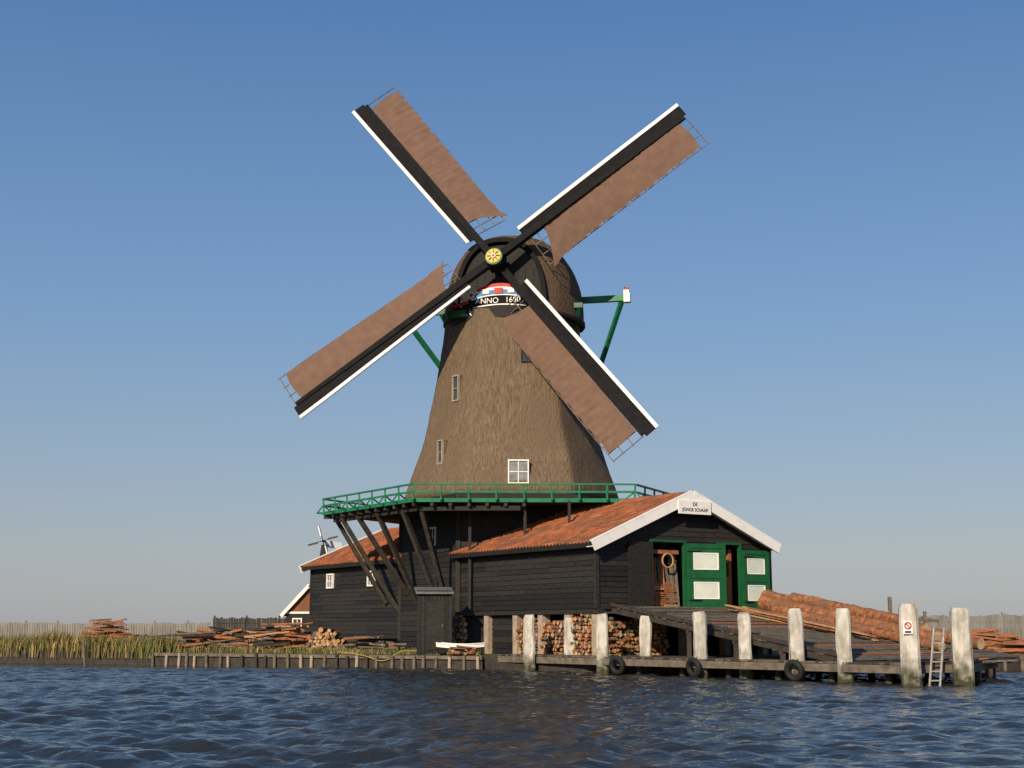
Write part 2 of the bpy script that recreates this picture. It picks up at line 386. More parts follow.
fb.box(S(4.8,13,(GZ+FZ)/2),G*3.2,Lv*12.5,u*((FZ-GZ)/2-.05),'black')  # black infill block; the shade of the underfloor recess is put into its colour
for l_ in(.25,2.1,4.0,5.9,8.2,10.4): fb.box(S(.25,l_,(GZ+FZ)/2),G*.2,Lv*.17,u*((FZ-GZ)/2),'brick')
for g in(.25,2.4,4.6,6.8,8.9): fb.box(S(g,.3,(GZ+FZ)/2),G*.17,Lv*.17,u*((FZ-GZ)/2),'brick')
fb.box(S(.1,5.2,FZ-.1),G*.1,Lv*5.3,u*.1,'tar2')
boards(fb,lambda t:S(.3,t,0),6.3,26,GZ,FZ,oS,h=.25)
fb.obj('foundation',shed)
def stack(name,f,out,t0,t1,z0,ztop,depth=.8,rr=(.055,.10),parent=None):
    s_=MB(); z=z0; row=0
    while z<z0+2.5:
        t=t0+(.09 if row%2 else 0)
        rmean=.085
        while t<t1:
            r=random.uniform(*rr)
            if z<ztop(t,None)-.05 and random.random()>.06:
                c=f(t)+V((0,0,z+random.uniform(-.03,.03))); o_=random.uniform(-.12,.10)
                nn=random.choice([4,5,6,7,10])
                s_.cyl(c-out*(depth-o_),c+out*o_,r,r,random.choice(['bark','wood','freshC']),nn,random.choice(['freshA','freshA','freshB','freshC','wood']))
            t+=2*rmean+random.uniform(0,.02)
        z+=.15; row+=1
    return s_.obj(name)
for (a,b2) in((.5,1.85),(2.35,3.8),(4.25,5.6)):
    hh=random.uniform(1.9,2.3)
    stack('firewood_stack',lambda t:S(0,t,0),oS,a,b2,GZ+.09,lambda t,z:hh+.25*noise.noise(V((t*1.7,hh,0))),.8)
stack('firewood_stack',lambda t:S(t,.1,0),oG,.5,3.6,GZ+.09,lambda t,z:2.1+.3*noise.noise(V((t,0,0))),.6)
stack('log_stack',lambda t:V((-9.2+t,64.3,0)),V((0,-1,0)),0,1.6,GZ+.09,lambda t,z:GZ+1.15-.5*abs(t-.7),1.5,(.08,.13))
stack('firewood_stack',lambda t:V((-2.75+t,61.8,0)),V((0,-1,0)),0,.8,GZ+.09,lambda t,z:GZ+1.75-.5*abs(t-.4),.6)
# ------------------------------------------------------------------ windmill
C=V((0,68.4,0))
mill=empty('windmill',(0,68.4,GZ))
PH0=R(243)
def hexr(phi,Rr,rnd):
    d=((phi-PH0)%(math.pi/3))-math.pi/6
    h=Rr*math.cos(math.pi/6)/math.cos(d)
    return h*(1-rnd)+Rr*.955*rnd
prof=[(7.75,5.2),(7.95,5.33),(8.3,5.23),(8.8,5.07),(9.6,4.76),(10.6,4.42),(12,4.08),(13.5,3.82),(15,3.60),(16.0,3.45),(16.8,3.38)]
RND=.22
def RT(z):
    for (z0,r0),(z1,r1) in zip(prof[:-1],prof[1:]):
        if z<=z1: t=(z-z0)/(z1-z0); return r0+(r1-r0)*t
    return prof[-1][1]
def RTs(z): return (RT(max(7.75,z-.5))+2*RT(z)+RT(z+.5))/4 if z>8.6 else RT(z)
t=MB(); NA=144; zs=[7.75,7.85,7.95]+list(np.linspace(8.15,16.8,70))
vs=[]
for z in zs:
    for i in range(NA):
        ph=2*math.pi*i/NA; r=hexr(ph,RTs(z),RND)
        p=C+V((math.cos(ph)*r,math.sin(ph)*r,z)); dn=noise.noise(p*.7)*.05+noise.noise(p*3.1)*.018
        vs.append(p+V((math.cos(ph),math.sin(ph),0))*dn)
t.add(vs,[(j*NA+i,j*NA+(i+1)%NA,(j+1)*NA+(i+1)%NA,(j+1)*NA+i) for j in range(len(zs)-1) for i in range(NA)],'thatch',True)
t.add([vs[i] for i in range(NA)],[tuple(range(NA))[::-1]],'thatch')
t.obj('thatched_tower',mill)
t=MB()
RB=5.38; hv=[C+V((math.cos(PH0+k*math.pi/3)*RB,math.sin(PH0+k*math.pi/3)*RB,0)) for k in range(6)]
for k in range(6):
    a=hv[k];b2=hv[(k+1)%6]; L=(b2-a).length; d=(b2-a)/L; out=V((d.y,-d.x,0))
    boards(t,lambda s_,a=a,d=d:a+d*s_,0,L,GZ if k in(5,) else 2.0,7.75,out,h=.24)
    t.box(a+V((0,0,4.4)),V((.1,0,0)),V((0,.1,0)),u*3.3,'tar2')
t.obj('lower_body',mill)
t=MB()
def twin(angdeg,off,z,w_,h_,frame,nx_=2,nz_=2,glass='glass',hood='thatch'):
    a=R(angdeg); out=V((math.cos(a),math.sin(a),0)); xd=V((-out.y,out.x,0))
    ap=hexr(a,RTs(z-h_*.25),RND)
    c=C+out*(ap+.0)+xd*off+V((0,0,z))
    t.box(c-out*.5,xd*(w_/2+.02),out*.5,u*(h_/2+.02),hood)
    window(t,c,xd,out,w_,h_,nx_,nz_,frame,glass,.06)
twin(273,.05,8.75,.9,1.05,'white',2,2,'glasspale')
twin(213,.55,13.0,.5,1.2,'brick',1,2)
twin(213,.35,9.9,.42,1.1,'brick',1,2)
twin(273,.5,14.6,.45,.9,'darkwood',1,2)
t.obj('tower_windows',mill)
st=MB()
SP=[V(p+(0,)) for p in[(-9.15,68.2),(-4.3,60.9),(5.35,61.1),(7.5,65.9),(7.5,71),(4.4,76.3),(-4.6,76.3)]]
top=[p+V((0,0,7.24)) for p in SP]; bot=[p+V((0,0,7.14)) for p in SP]; ns=len(SP)
st.add(top+bot,[tuple(range(ns)),tuple(range(ns,2*ns))[::-1]],'darkwood')
for i in range(ns):
    a=SP[i];b2=SP[(i+1)%ns];L=(b2-a).length;d=(b2-a)/L;out=V((d.y,-d.x,0))
    st.beam(a+out*.03+V((0,0,7.19)),b2+out*.03+V((0,0,7.19)),.07,.17,'green')
    n_=max(2,round(L/1.25))
    for k in range(n_):
        p=a+d*(L*k/n_)
        st.beam(p+V((0,0,7.1)),p+out*.05+V((0,0,7.86)),.08,.08,'green')
        st.beam(p+V((0,0,7.55)),p-out*.45+V((0,0,7.25)),.05,.05,'green')
        st.beam(p+out*.04+V((0,0,7.6)),p+out*.34+V((0,0,7.22)),.05,.05,'green'); st.beam(p+V((0,0,7.2)),p+out*.38+V((0,0,7.2)),.07,.07,'green')
    st.beam(a+out*.05+V((0,0,7.89)),b2+out*.05+V((0,0,7.89)),.12,.07,'green')
    st.beam(a+out*.03+V((0,0,7.56)),b2+out*.03+V((0,0,7.56)),.05,.09,'green')
for i in(0,1):
    a=SP[i];b2=SP[i+1];L=(b2-a).length;n_=int(L/.8)
    for k in range(n_+1):
        p=a+(b2-a)*(k/n_)
        if i==1 and k/n_>.55: continue
        st.beam(p+V((0,0,7.03)),p.lerp(C,.45)+V((0,0,7.03)),.14,.2,'darkwood')
st.beam(SP[0].lerp(C,.06)+V((0,0,6.86)),SP[1].lerp(C,.06)+V((0,0,6.86)),.2,.2,'tar2')
st.beam(SP[1].lerp(C,.06)+V((0,0,6.86)),SP[2].lerp(C,.06).lerp(SP[1],.5)+V((0,0,6.86)),.2,.2,'tar2')
for (tx,ty),lb,zb in [((-8.2,67.3),15.9,2.5),((-7.3,66.0),15.0,3.3),((-6.2,64.4),14.0,2.9),((-4.9,62.4),11.6,2.3),((-4.0,61.3),11.0,2.3),((-8.6,68.6),17.2,2.9)]:
    st.beam(V((tx,ty,6.95)),S(-.13,lb,zb),.19,.19,'darkwood')
st.beam(S(-.25,9.1,FZ-.1),S(-.25,9.1,7.1),.13,.13,'tar2')
st.beam(S(1.3,7,5.4),S(1.3,7,7.1),.13,.13,'tar2'); st.beam(S(2.2,4.9,5.8),S(2.2,4.9,7.1),.12,.12,'tar2')
st.obj('stage_gallery',mill)
# cap
PSI=R(13); TAU=R(9)
fd=V((-math.sin(PSI),-math.cos(PSI),0)); e1=V((math.cos(PSI),-math.sin(PSI),0))
def K(a,b_,z): return C+fd*a+e1*b_+V((0,0,z))
c_=MB(); Z0=16.85
sec=[(2.45,2.2,3.45),(1.9,2.75,3.85),(1.0,3.2,4.1),(.2,3.45,4.2),(-.8,3.5,4.1),(-1.7,3.35,3.7),(-2.5,2.95,3.1),(-3.2,2.3,2.3),(-3.7,1.45,1.4),(-3.95,.6,.6)]
aa=np.linspace(2.45,-3.95,26); A0=np.array([s[0] for s in sec])[::-1]
hw=np.interp(aa,A0,np.array([s[1] for s in sec])[::-1]); hh=np.interp(aa,A0,np.array([s[2] for s in sec])[::-1])
NT=40; vs=[]
for a,h1,h2 in zip(aa,hw,hh):
    for i in range(NT+1):
        tt=math.pi*i/NT
        x=h1*math.copysign(abs(math.cos(tt))**.8,math.cos(tt)); z=h2*(math.sin(tt)**.88 if math.sin(tt)>0 else 0)
        drop=-.3 if i in(0,NT) else 0
        p=K(a,x,Z0+z+drop); p+=V((0,0,1))*noise.noise(p*1.2)*.06
        vs.append(p)
c_.add(vs,[(j*(NT+1)+i,j*(NT+1)+i+1,(j+1)*(NT+1)+i+1,(j+1)*(NT+1)+i) for j in range(len(aa)-1) for i in range(NT)],'capthatch',True)
c_.obj('cap_thatch',mill)
c_=MB()
ring=[]
for i in range(NT+1):
    tt=math.pi*i/NT
    ring.append((2.2*math.copysign(abs(math.cos(tt))**.8,math.cos(tt)),3.45*(max(0,math.sin(tt))**.88)))
c_.add([K(2.42,x*.97,Z0+z*.97-.1) for x,z in ring],[tuple(range(NT+1))],'tar1')
for (x0,z0),(x1,z1) in zip(ring[:-1],ring[1:]):
    c_.beam(K(2.5,x0,Z0+z0),K(2.5,x1,Z0+z1),.22,.34,'black',up=fd)
for i in range(9):
    x=-1.6+.4*i; c_.beam(K(2.44,x,Z0),K(2.44,x,Z0+2.6-.35*abs(x)),.03,.05,'tar2',up=fd)
c_.beam(K(2.55,-2.6,Z0-.15),K(2.55,2.6,Z0-.15),.3,.32,'dgreen'); 
c_.cyl(C+V((0,0,16.35)),C+V((0,0,16.9)),3.15,3.2,'tar2',48)
c_.add([K(a,s*h*.99,Z0-.2) for a,h in zip(aa,hw) for s in(-1,1)],[(2*i,2*i+1,2*i+3,2*i+2) for i in range(len(aa)-1)],'tar1')
for s in(-1,1):
    for i in range(len(aa)-1):
        c_.beam(K(aa[i],s*hw[i]*1.0,Z0-.16),K(aa[i+1],s*hw[i+1]*1.0,Z0-.16),.12,.14,'tar2')
c_.beam(K(2.72,-1.9,16.6),K(2.72,-.5,16.6),.1,.16,'green'); c_.beam(K(2.72,.4,16.6),K(2.72,1.9,16.6),.1,.16,'green')
c_.beam(K(2.74,-2.4,17.0),K(2.74,-1.5,17.25),.08,.14,'red'); 
c_.obj('cap_front',mill)
bd=MB()
def arc(z,sag,half,wid,k,a=2.82):
    N=14;P=[]
    for i in range(N+1):
        x=-half+2*half*i/N; P.append(K(a,x,z-sag*(x/half)**2))
    for p,q_ in zip(P[:-1],P[1:]): bd.beam(p,q_,.06,wid,k)
dz=-.16
arc(18.16+dz,.25,1.05,.16,'red');arc(18.0+dz,.25,1.15,.14,'white');arc(17.8+dz,.25,1.25,.26,'blue',2.84)
arc(17.42+dz,.18,1.38,.42,'black',2.80); arc(17.19+dz,.16,1.4,.06,'white',2.84); arc(17.66+dz,.2,1.36,.05,'white',2.86)
for i in range(10):
    x=-1.3+2.6*i/9; bd.torus(K(2.84,x,16.9+dz-.14*(x/1.3)**2+.07*math.cos(i*2.3)),fd,.12,.04,'white',16,6)
arc(16.72+dz,.2,1.3,.07,'white',2.83)
for x in(-1.35,1.35): bd.disc(K(2.88,x,17.7+dz),fd,.17,'white',12); bd.disc(K(2.92,x,17.7+dz),fd,.09,'red',12)
for x in(-.62,.62): bd.box(K(2.9,x,17.84+dz),e1*.16,fd*.02,u*.11,'white'); 
bd.box(K(2.9,0,17.86+dz),e1*.2,fd*.025,u*.14,'red')
bd.obj('beard_board',mill)
text('ANNO',.38,K(2.86,-.58,17.38+dz),e1,u,'white',mill,'beard_text_left',.01)
text('1680',.38,K(2.86,.70,17.38+dz),e1,u,'white',mill,'beard_text_right',.01)
HUB=K(3.5,0,19.08)
nF=V((-math.sin(PSI)*math.cos(TAU),-math.cos(PSI)*math.cos(TAU),math.sin(TAU)))
e2=nF.cross(e1)
h_=MB()
h_.cyl(HUB-nF*4,HUB-nF*.7,.36,.36,'black',16); h_.box(HUB-nF*.22,e1*.36,e2*.36,nF*.55,'black')
h_.disc(HUB+nF*.36,nF,.42,'green',24,.08); h_.disc(HUB+nF*.42,nF,.36,'yellow',24,.06)
for i in range(8):
    a=i*math.pi/4; d=e1*math.cos(a)+e2*math.sin(a)
    h_.beam(HUB+nF*.46+d*.10,HUB+nF*.46+d*.31,.03,.10,'red' if i%2 else 'green',up=nF)
h_.disc(HUB+nF*.48,nF,.12,'white',16,.06); h_.disc(HUB+nF*.53,nF,.06,'red',12,.05)
h_.obj('windshaft_head',mill)
for si,(thd,RS) in enumerate(((37.0,11.5),(128.3,11.95),(216.2,11.95),(308.6,11.5))):
    th=R(thd); ur=e1*math.cos(th)+e2*math.sin(th); ut=-e1*math.sin(th)+e2*math.cos(th)
    off=.05 if si%2==0 else -.42
    def Pt(r,s_,dp=0):
        w_=R(20-15*min(1,max(0,(r-1.5)/9)))
        return HUB+nF*off+ur*r+(ut*math.cos(w_)+nF*math.sin(w_))*s_+(nF*math.cos(w_)-ut*math.sin(w_))*dp
    s_=MB()
    s_.beam(HUB+nF*off,HUB+nF*off+ur*RS*.985,.36,.36,'black',up=nF,w1=.18,h1=.17)
    N=14
    for i in range(N):
        r0=1.75+(RS-1.75)*i/N; r1=1.75+(RS-1.75)*(i+1)/N
        w0=.44+.20*i/N; w1=.44+.20*(i+1)/N
        def strip(a0,b0,a1,b1,k,d0,d1):
            s_.hexa([Pt(r0,a0,d0),Pt(r1,a1,d0),Pt(r1,b1,d0),Pt(r0,b0,d0),Pt(r0,a0,d1),Pt(r1,a1,d1),Pt(r1,b1,d1),Pt(r0,b0,d1)],k)
        strip(.08,w0,.08,w1,'black',-.02,.02)
        strip(w0,w0+.17,w1,w1+.17,'white',-.03,.05)
    r=1.95
    while r<RS:
        s_.beam(Pt(r,0,-.06),Pt(r,-1.80,-.06),.035,.045,'wood',up=nF); r+=.41
    for so_ in(-.62,-1.2,-1.78):
        for i in range(12):
            r0=1.95+(RS-2.0)*i/12; r1=1.95+(RS-2.0)*(i+1)/12
            s_.beam(Pt(r0,so_,-.05),Pt(r1,so_,-.05),.04,.03,'wood',up=nF)
    NR,NS=150,10; vs=[]
    for j in range(NS+1):
        tj=j/NS
        for i in range(NR+1):
            rs=2.55-.55*tj**2+(.25*(1-tj)); re=RS-.55+.08*math.sin(tj*3)
            r=rs+(re-rs)*i/NR
            tr=-1.70-.36*math.exp(-(r-1.9)/.9)+.03*math.sin(r*7.66+si)-.03*math.sin(math.pi*(r-2)/9.4)
            s=-.12+(tr+.12)*tj
            dp=.02+.05*math.sin(math.pi*tj)+.012*math.sin(r*15.3+tj*1.5)*(0.15+tj)+.03*noise.noise(V((r*1.3,tj*2,si*7.)))+.035*noise.noise(V((r*5,tj*3,si*3.)))
            vs.append(Pt(r,s,dp))
    s_.add(vs,[(j*(NR+1)+i,j*(NR+1)+i+1,(j+1)*(NR+1)+i+1,(j+1)*(NR+1)+i) for j in range(NS) for i in range(NR)],'cloth',True)
    s_.obj('sail_%d'%(si+1),mill)
tl=MB()
tl.beam(K(-1.3,-6.4,18.0),K(-1.3,5.5,18.0),.28,.3,'green'); tl.beam(K(.6,-3.9,17.3),K(.6,3.7,17.3),.22,.24,'dgreen')
for s in(-1,1):
    hl=6.4 if s<0 else 5.5
    e=K(-1.3,hl*s,18.0)
    tl.box(e+e1*s*.13,e1*.16,fd*.18,u*.22,'white'); tl.box(e+e1*s*.1+u*.30,e1*.14,fd*.15,u*.10,'white'); tl.box(e+e1*s*.1+u*.46,e1*.11,fd*.12,u*.08,'red')
    tl.beam(K(-1.3,(hl-.15)*s,17.85),K(-8.6,.45*s,8.6),.2,.22,'green')
    tl.beam(K(.6,3.5*s,17.2),K(-8.3,.3*s,9.0),.16,.16,'green')
tl.beam(K(-3.2,0,18.0),K(-9.3,0,7.6),.34,.34,'green')
tl.obj('tail_and_braces',mill)
# ------------------------------------------------------------------ ramp
rp=empty('loading_ramp',S(4.5,-6,1.5)); r_=MB()
g0,g1=.65,8.95; D=12.4; z0,z1=FZ+.08,.72
def RPt(g,d,dz=0): return S(g,-d-.08,z0+(z1-z0)*d/D+dz)
d=0.0; slope=(RPt(0,1)-RPt(0,0)).normalized(); rn=G.cross(-slope); rn=rn if rn.z>0 else -rn
while d<D-.1:
    wd=random.uniform(.18,.25)
    jl=random.uniform(-.07,.07); jr=random.uniform(-.07,.07)
    a=RPt(g0+jl,d+wd/2,random.uniform(-.012,.012)); b2=RPt(g1+jr,d+wd/2,random.uniform(-.012,.012))
    r_.beam(a,b2,wd-.03,.055,random.choice(['ramp','ramp','wood','darkwood']),up=rn); d+=wd
for g in(g0+.08,2.5,4.6,6.7,g1-.1): r_.beam(RPt(g,0,-.14),RPt(g,D,-.12),.16,.2,'darkwood')
r_.beam(RPt(g0,0,.08),RPt(g0,D,.08),.14,.12,'darkwood')
for dd in(2,4.5,7,9.3):
    for g in(g0+.1,3.2,6,g1-.1):
        p=RPt(g,dd,-.2); r_.beam(V((p.x,p.y,-.6)),p,.16,.16,'darkwood')
    r_.beam(RPt(g0,dd,-.28),RPt(g1,dd,-.28),.14,.14,'darkwood')
for dd in np.arange(.6,D,.85): r_.beam(RPt(1.6,dd,.055),RPt(6.2,dd,.055),.06,.05,'freshC' if random.random()<.3 else 'wood')
r_.obj('planks',rp)
def log(g,d0,d1,r0,r1,gs=0,lift=0):
    m=MB(); a=RPt(g,d0,r0+.04+lift);b2=RPt(g+gs,d1,r1+.04+lift)
    m.cyl(a,b2,r0,r1,'bark',24,'freshB',wob=.16,segs=60); 
    for k in range(7):
        tt=random.uniform(.1,.9);an=random.uniform(0,3); p=a.lerp(b2,tt); dr=(G*math.cos(an)+u*math.sin(an)); m.cyl(p+dr*r0*.8,p+dr*(r0+.05),.05,.04,'freshC',6)
    return m.obj('pine_log')
log(8.5,.4,9.2,.38,.31,-.6); log(7.55,1.2,10.6,.33,.27,-.7); log(8.75,4.8,11.2,.25,.21,-.3); log(6.85,2.6,11.4,.22,.17,-.7); log(8.05,2.4,8.6,.24,.2,-.55,.42)
pk=MB()
for i in range(14):
    g=5.2+random.uniform(0,1.0); pk.beam(RPt(g,2+random.uniform(-.6,.8),.09+.05*(i//3)),RPt(g+random.uniform(-.5,.2),8.8+random.uniform(-2,1.8),.09+.05*(i//3)),.17,.05,random.choice(['freshC','freshA','bark']))
pk.obj('plank_pile')
# ------------------------------------------------------------------ jetty
jt=empty('jetty',(6,50,.6)); j_=MB()
A=V((-.5,57.75,0));B=V((11.95,42.75,0));Cc=V((13.95,43.35,0));Dd=V((16.6,49.0,0))
pd=(B-A).normalized(); pn=V((-pd.y,pd.x,0))
if pn.y<0: pn=-pn
LJ=(B-A).length; tt=0
while tt<LJ:
    wd=random.uniform(.16,.21); a=A+pd*(tt+wd/2)
    depth=3.2 if tt<LJ-2.5 else 4.5
    j_.beam(a-pn*(.05+random.uniform(-.03,.05))+V((0,0,.63)),a+pn*depth+V((0,0,.63)),wd-.015,.05,random.choice(['ramp','wood','darkwood'])); tt+=wd
j_.beam(A-pn*.02+V((0,0,.47)),B-pn*.02+V((0,0,.47)),.14,.24,'wood'); j_.beam(A+pn*2.6+V((0,0,.45)),B+pn*2.6+V((0,0,.45)),.2,.25,'darkwood')
e=Dd-Cc; e_l=e.length; e=e/e_l; tt=0
while tt<e_l:
    a=Cc+e*tt; f_=B+pn*tt*1.05
    j_.beam(a+V((0,0,.66)),f_+V((0,0,.66)),.17,.05,random.choice(['ramp','wood','darkwood'])); tt+=.19
j_.beam(B+V((0,0,.5)),Cc+V((0,0,.5)),.16,.24,'wood'); j_.beam(Cc+V((0,0,.5)),Dd+V((0,0,.5)),.16,.24,'wood')
for k in range(9):
    for o_ in(.5,2.6):
        p=A+pd*(1.0+k*LJ/9)+pn*o_; j_.cyl(p+V((0,0,-1)),p+V((0,0,.5)),.12,.12,'darkwood',8)
for k in range(4):
    p=Cc.lerp(Dd,k/3); j_.cyl(p+V((-.1,.1,-1)),p+V((-.1,.1,.5)),.13,.13,'darkwood',8)
j_.obj('deck',jt)
for (x,y) in((3.95,52.2),(6.4,49.3),(9.15,45.9)):
    t0=(V((x,y,0))-A).dot(pd); c=A+pd*t0-pn*.27+V((0,0,.36))
    ty=MB(); ty.torus(c,pn+V((random.uniform(-.2,.2),0,random.uniform(-.1,.2))),.26,.1,'rubber'); ty.cyl(c+u*.25,c+u*.38+pn*.2,.02,.02,'rope',6); ty.obj('fender_tyre')
def post(x,y,zt,wd=.46,lean=(0,0)):
    p=MB(); h=wd/2;c=.07
    sh=[(-h+c,-h),(h-c,-h),(h,-h+c),(h,h-c),(h-c,h),(-h+c,h),(-h,h-c),(-h,-h+c)]
    an=R(random.uniform(-14,4)); ca,sa=math.cos(an),math.sin(an)
    lv=[(-1.2,1),(0.2,1),(.5,1.01),(.8,1.0),(1.15,.99),(1.5,.98),(1.85,.97),(zt-.13,.96),(zt,.78)]
    vs=[]
    for z,s in lv:
        f=(z/zt)
        for (a,b_) in sh:
            jx=noise.noise(V((x+a*3,y+b_*3,z*1.5)))*.06
            vs.append((x+(a*ca-b_*sa)*s+lean[0]*f+jx,y+(a*sa+b_*ca)*s+lean[1]*f+jx,z+(noise.noise(V((x+a*5,y,b_*5)))*.09 if z>1.9 else 0)))
    p.add(vs,[(j*8+i,j*8+(i+1)%8,(j+1)*8+(i+1)%8,(j+1)*8+i) for j in range(len(lv)-1) for i in range(8)],'post')
    p.add(vs[-8:],[tuple(range(8))],'post')
    return p.obj('mooring_post')
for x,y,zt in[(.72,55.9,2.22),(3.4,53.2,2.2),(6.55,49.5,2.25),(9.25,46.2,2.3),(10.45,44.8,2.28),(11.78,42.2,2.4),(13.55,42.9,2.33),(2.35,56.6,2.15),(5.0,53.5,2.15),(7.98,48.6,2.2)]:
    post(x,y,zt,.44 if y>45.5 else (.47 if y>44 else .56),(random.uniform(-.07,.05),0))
ld=MB()
p0=V((12.45,42.35,-.5));p1=V((12.85,42.75,1.7)); sx=V((.17,.05,0))
for s in(-1,1): ld.beam(p0+sx*s,p1+sx*s,.05,.05,'ladder')
for k in range(8): c=p0.lerp(p1,(k+.4)/8); ld.beam(c-sx,c+sx,.035,.035,'ladder')
ld.obj('ladder')
sg=MB()
c=V((11.66,41.86,1.72)); nn=V((-.05,-1,0)).normalized(); xx=V((1,-.05,0))
sg.box(c,xx*.14,nn*.012,u*.19,'white'); sg.torus(c+nn*.02+u*.05,nn,.09,.02,'red',20,6); sg.beam(c+nn*.03+u*.12-xx*.07,c+nn*.03-u*.02+xx*.07,.03,.02,'red',up=nn); sg.box(c+nn*.016-u*.13,xx*.09,nn*.01,u*.025,'black')
sg.obj('mooring_sign')
# ------------------------------------------------------------------ hut
hb=MB(); hc=V((-3.35,60.6,0))
hx=V((1,.12,0)).normalized(); hy=V((-.12,1,0)).normalized()
def HF(a,b_,z): return hc+hx*a+hy*b_+V((0,0,z))
for i in range(9):
    a=-.66+i*.165; hb.box(HF(a,-.65,1.95-.0),hx*.076,hy*.02,u*1.33,random.choice(['tar1','tar2']))
hb.box(HF(0,0,1.9),hx*.66,hy*.62,u*1.28,'tar3')
hb.hexa([HF(-.8,-.85,3.12),HF(.8,-.85,3.12),HF(.8,.85,3.38),HF(-.8,.85,3.38),HF(-.8,-.85,3.2),HF(.8,-.85,3.2),HF(.8,.85,3.46),HF(-.8,.85,3.46)],'roofgrey')
hb.box(HF(.05,-.69,1.8),hx*.38,hy*.015,u*1.0,'tar2'); hb.box(HF(.34,-.72,1.8),hx*.02,hy*.02,u*.07,'wood')
hb.obj('tool_hut')
# ------------------------------------------------------------------ rowing boat
bt=MB(); bc=V((-2.1,59.15,.62)); bx=V((.96,-.27,0)).normalized(); by=V((.27,.96,0)).normalized()
N=12; rows=[]
for i in range(N+1):
    s=-1+2*i/N; wdt=.42*(1-max(0,s)**2.4)*(1-.25*max(0,-s)**2)+.01; sheer=.42+.06*s*s
    rows.append([bc+bx*s*1.0+by*wdt*k+V((0,0,z)) for k,z in((-1,sheer),(-.96,sheer-.16),(-.6,.05),(0,0),(.6,.05),(.96,sheer-.16),(1,sheer))])
vs=[p for r in rows for p in r]
for j in range(6):
    bt.add(vs,[(i*7+j,i*7+j+1,(i+1)*7+j+1,(i+1)*7+j) for i in range(N)],'white' if j in(0,5) else 'tar2',True)
bt.add(rows[0],[tuple(range(7))],'tar2')
for i in range(N):
    for j in(0,6): bt.beam(rows[i][j],rows[i+1][j],.06,.04,'white')
for s in(-.4,.35): bt.beam(bc+bx*s-by*.36+V((0,0,.3)),bc+bx*s+by*.36+V((0,0,.3)),.2,.03,'wood')
bt.obj('rowing_boat')
# ------------------------------------------------------------------ wood piles on bank
def pile(name,cx,cy,w_,dpt,h,n,mats,base=GZ,lmin=1.2,lmax=3,ang=0,spread=.4):
    m=MB()
    for i in range(n):
        t=random.uniform(-1,1); top=h*(1-t*t*.75)
        z=base+.05+random.random()**1.2*top; a=R(ang)+random.gauss(0,spread)
        L=random.uniform(lmin,lmax); d=V((math.cos(a),math.sin(a)*.6,random.gauss(0,.09)))
        c=V((cx+t*w_/2,cy+random.uniform(-.5,.5)*dpt,z))
        if random.random()<.35: m.cyl(c-d*L/2,c+d*L/2,.08,.06,random.choice(mats),8,'freshB')
        else: m.beam(c-d*L/2,c+d*L/2,random.uniform(.08,.22),random.uniform(.04,.1),random.choice(mats))
    return m.obj(name)
pile('timber_pile',-13.4,67.5,4.5,1.6,1.0,150,['darkwood','wood','freshC','darkwood','bark'],ang=0,lmin=.7)
pile('timber_pile',-10.6,66.0,2.4,1.4,1.25,100,['wood','freshC','darkwood','bark','freshA'],lmin=.7,lmax=2.4)
pile('timber_pile',-15.4,68.0,2.0,1.2,.8,50,['darkwood','wood','bark'],lmin=.7)
pile('timber_pile',-6.6,65.0,2.2,1.2,.7,55,['darkwood','wood','bark'],lmin=.6,lmax=2)
pile('timber_pile',-26,91,2.2,1.2,1.7,80,['freshC','bark','tileC'],lmin=.8,lmax=2)
pile('timber_pile',-22,88,2.0,1.2,.7,30,['wood','darkwood'])
pile('timber_pile',20.5,62,2.6,1.2,1.05,80,['freshC','tileB','bark'],lmin=1.5,lmax=2.6,spread=.05)
pile('timber_pile',17.5,64,1.6,1.2,1.3,40,['wood','freshA','bark'],spread=.1)
pile('timber_pile',-2.0,58.9,1.2,.5,.3,25,['freshC','bark','wood'],lmin=.3,lmax=.8,spread=1)
fr_=MB()
fr_.beam((16.0,60,GZ),(16.0,60,3.0),.14,.14,'wood'); fr_.beam((17.6,60.5,GZ),(17.6,60.5,2.4),.12,.12,'wood'); fr_.beam((15.8,60,2.2),(18.2,60.6,2.0),.1,.12,'wood'); fr_.beam((16,60,1.2),(17.6,60.5,2.2),.1,.1,'wood')
fr_.obj('timber_frame')
def fence(name,pts,h,k,gap=.03,wd=.16,base=GZ):
    m=MB()
    for a,b2 in zip(pts[:-1],pts[1:]):
        a=V((*a,base));b2=V((*b2,base));L=(b2-a).length;d=(b2-a)/L;t=0
        while t<L:
            hh_=h*random.uniform(.96,1.02)+.06*noise.noise(a+d*t*.4); p=a+d*t; m.beam(p,p+V((random.uniform(-.01,.01),0,hh_)),wd,.03,k,up=V((-d.y,d.x,0))); t+=wd+gap
        for z in(.3,.8): m.beam(a+V((0,.06,h*z)),b2+V((0,.06,h*z)),.05,.09,k)
        t=0
        while t<L: m.beam(a+d*t+V((0,.1,0)),a+d*t+V((0,.1,h+.15)),.1,.1,k); t+=2.4
    return m.obj(name)
fence('wooden_fence',[(-75,118),(-42,98),(-19.5,92)],1.45,'fence')
fence('wooden_fence',[(-19.3,92),(-14.0,90)],1.75,'darkwood')
fence('wooden_fence',[(15.5,70),(30,73),(60,85)],1.75,'fence')
qb=MB()
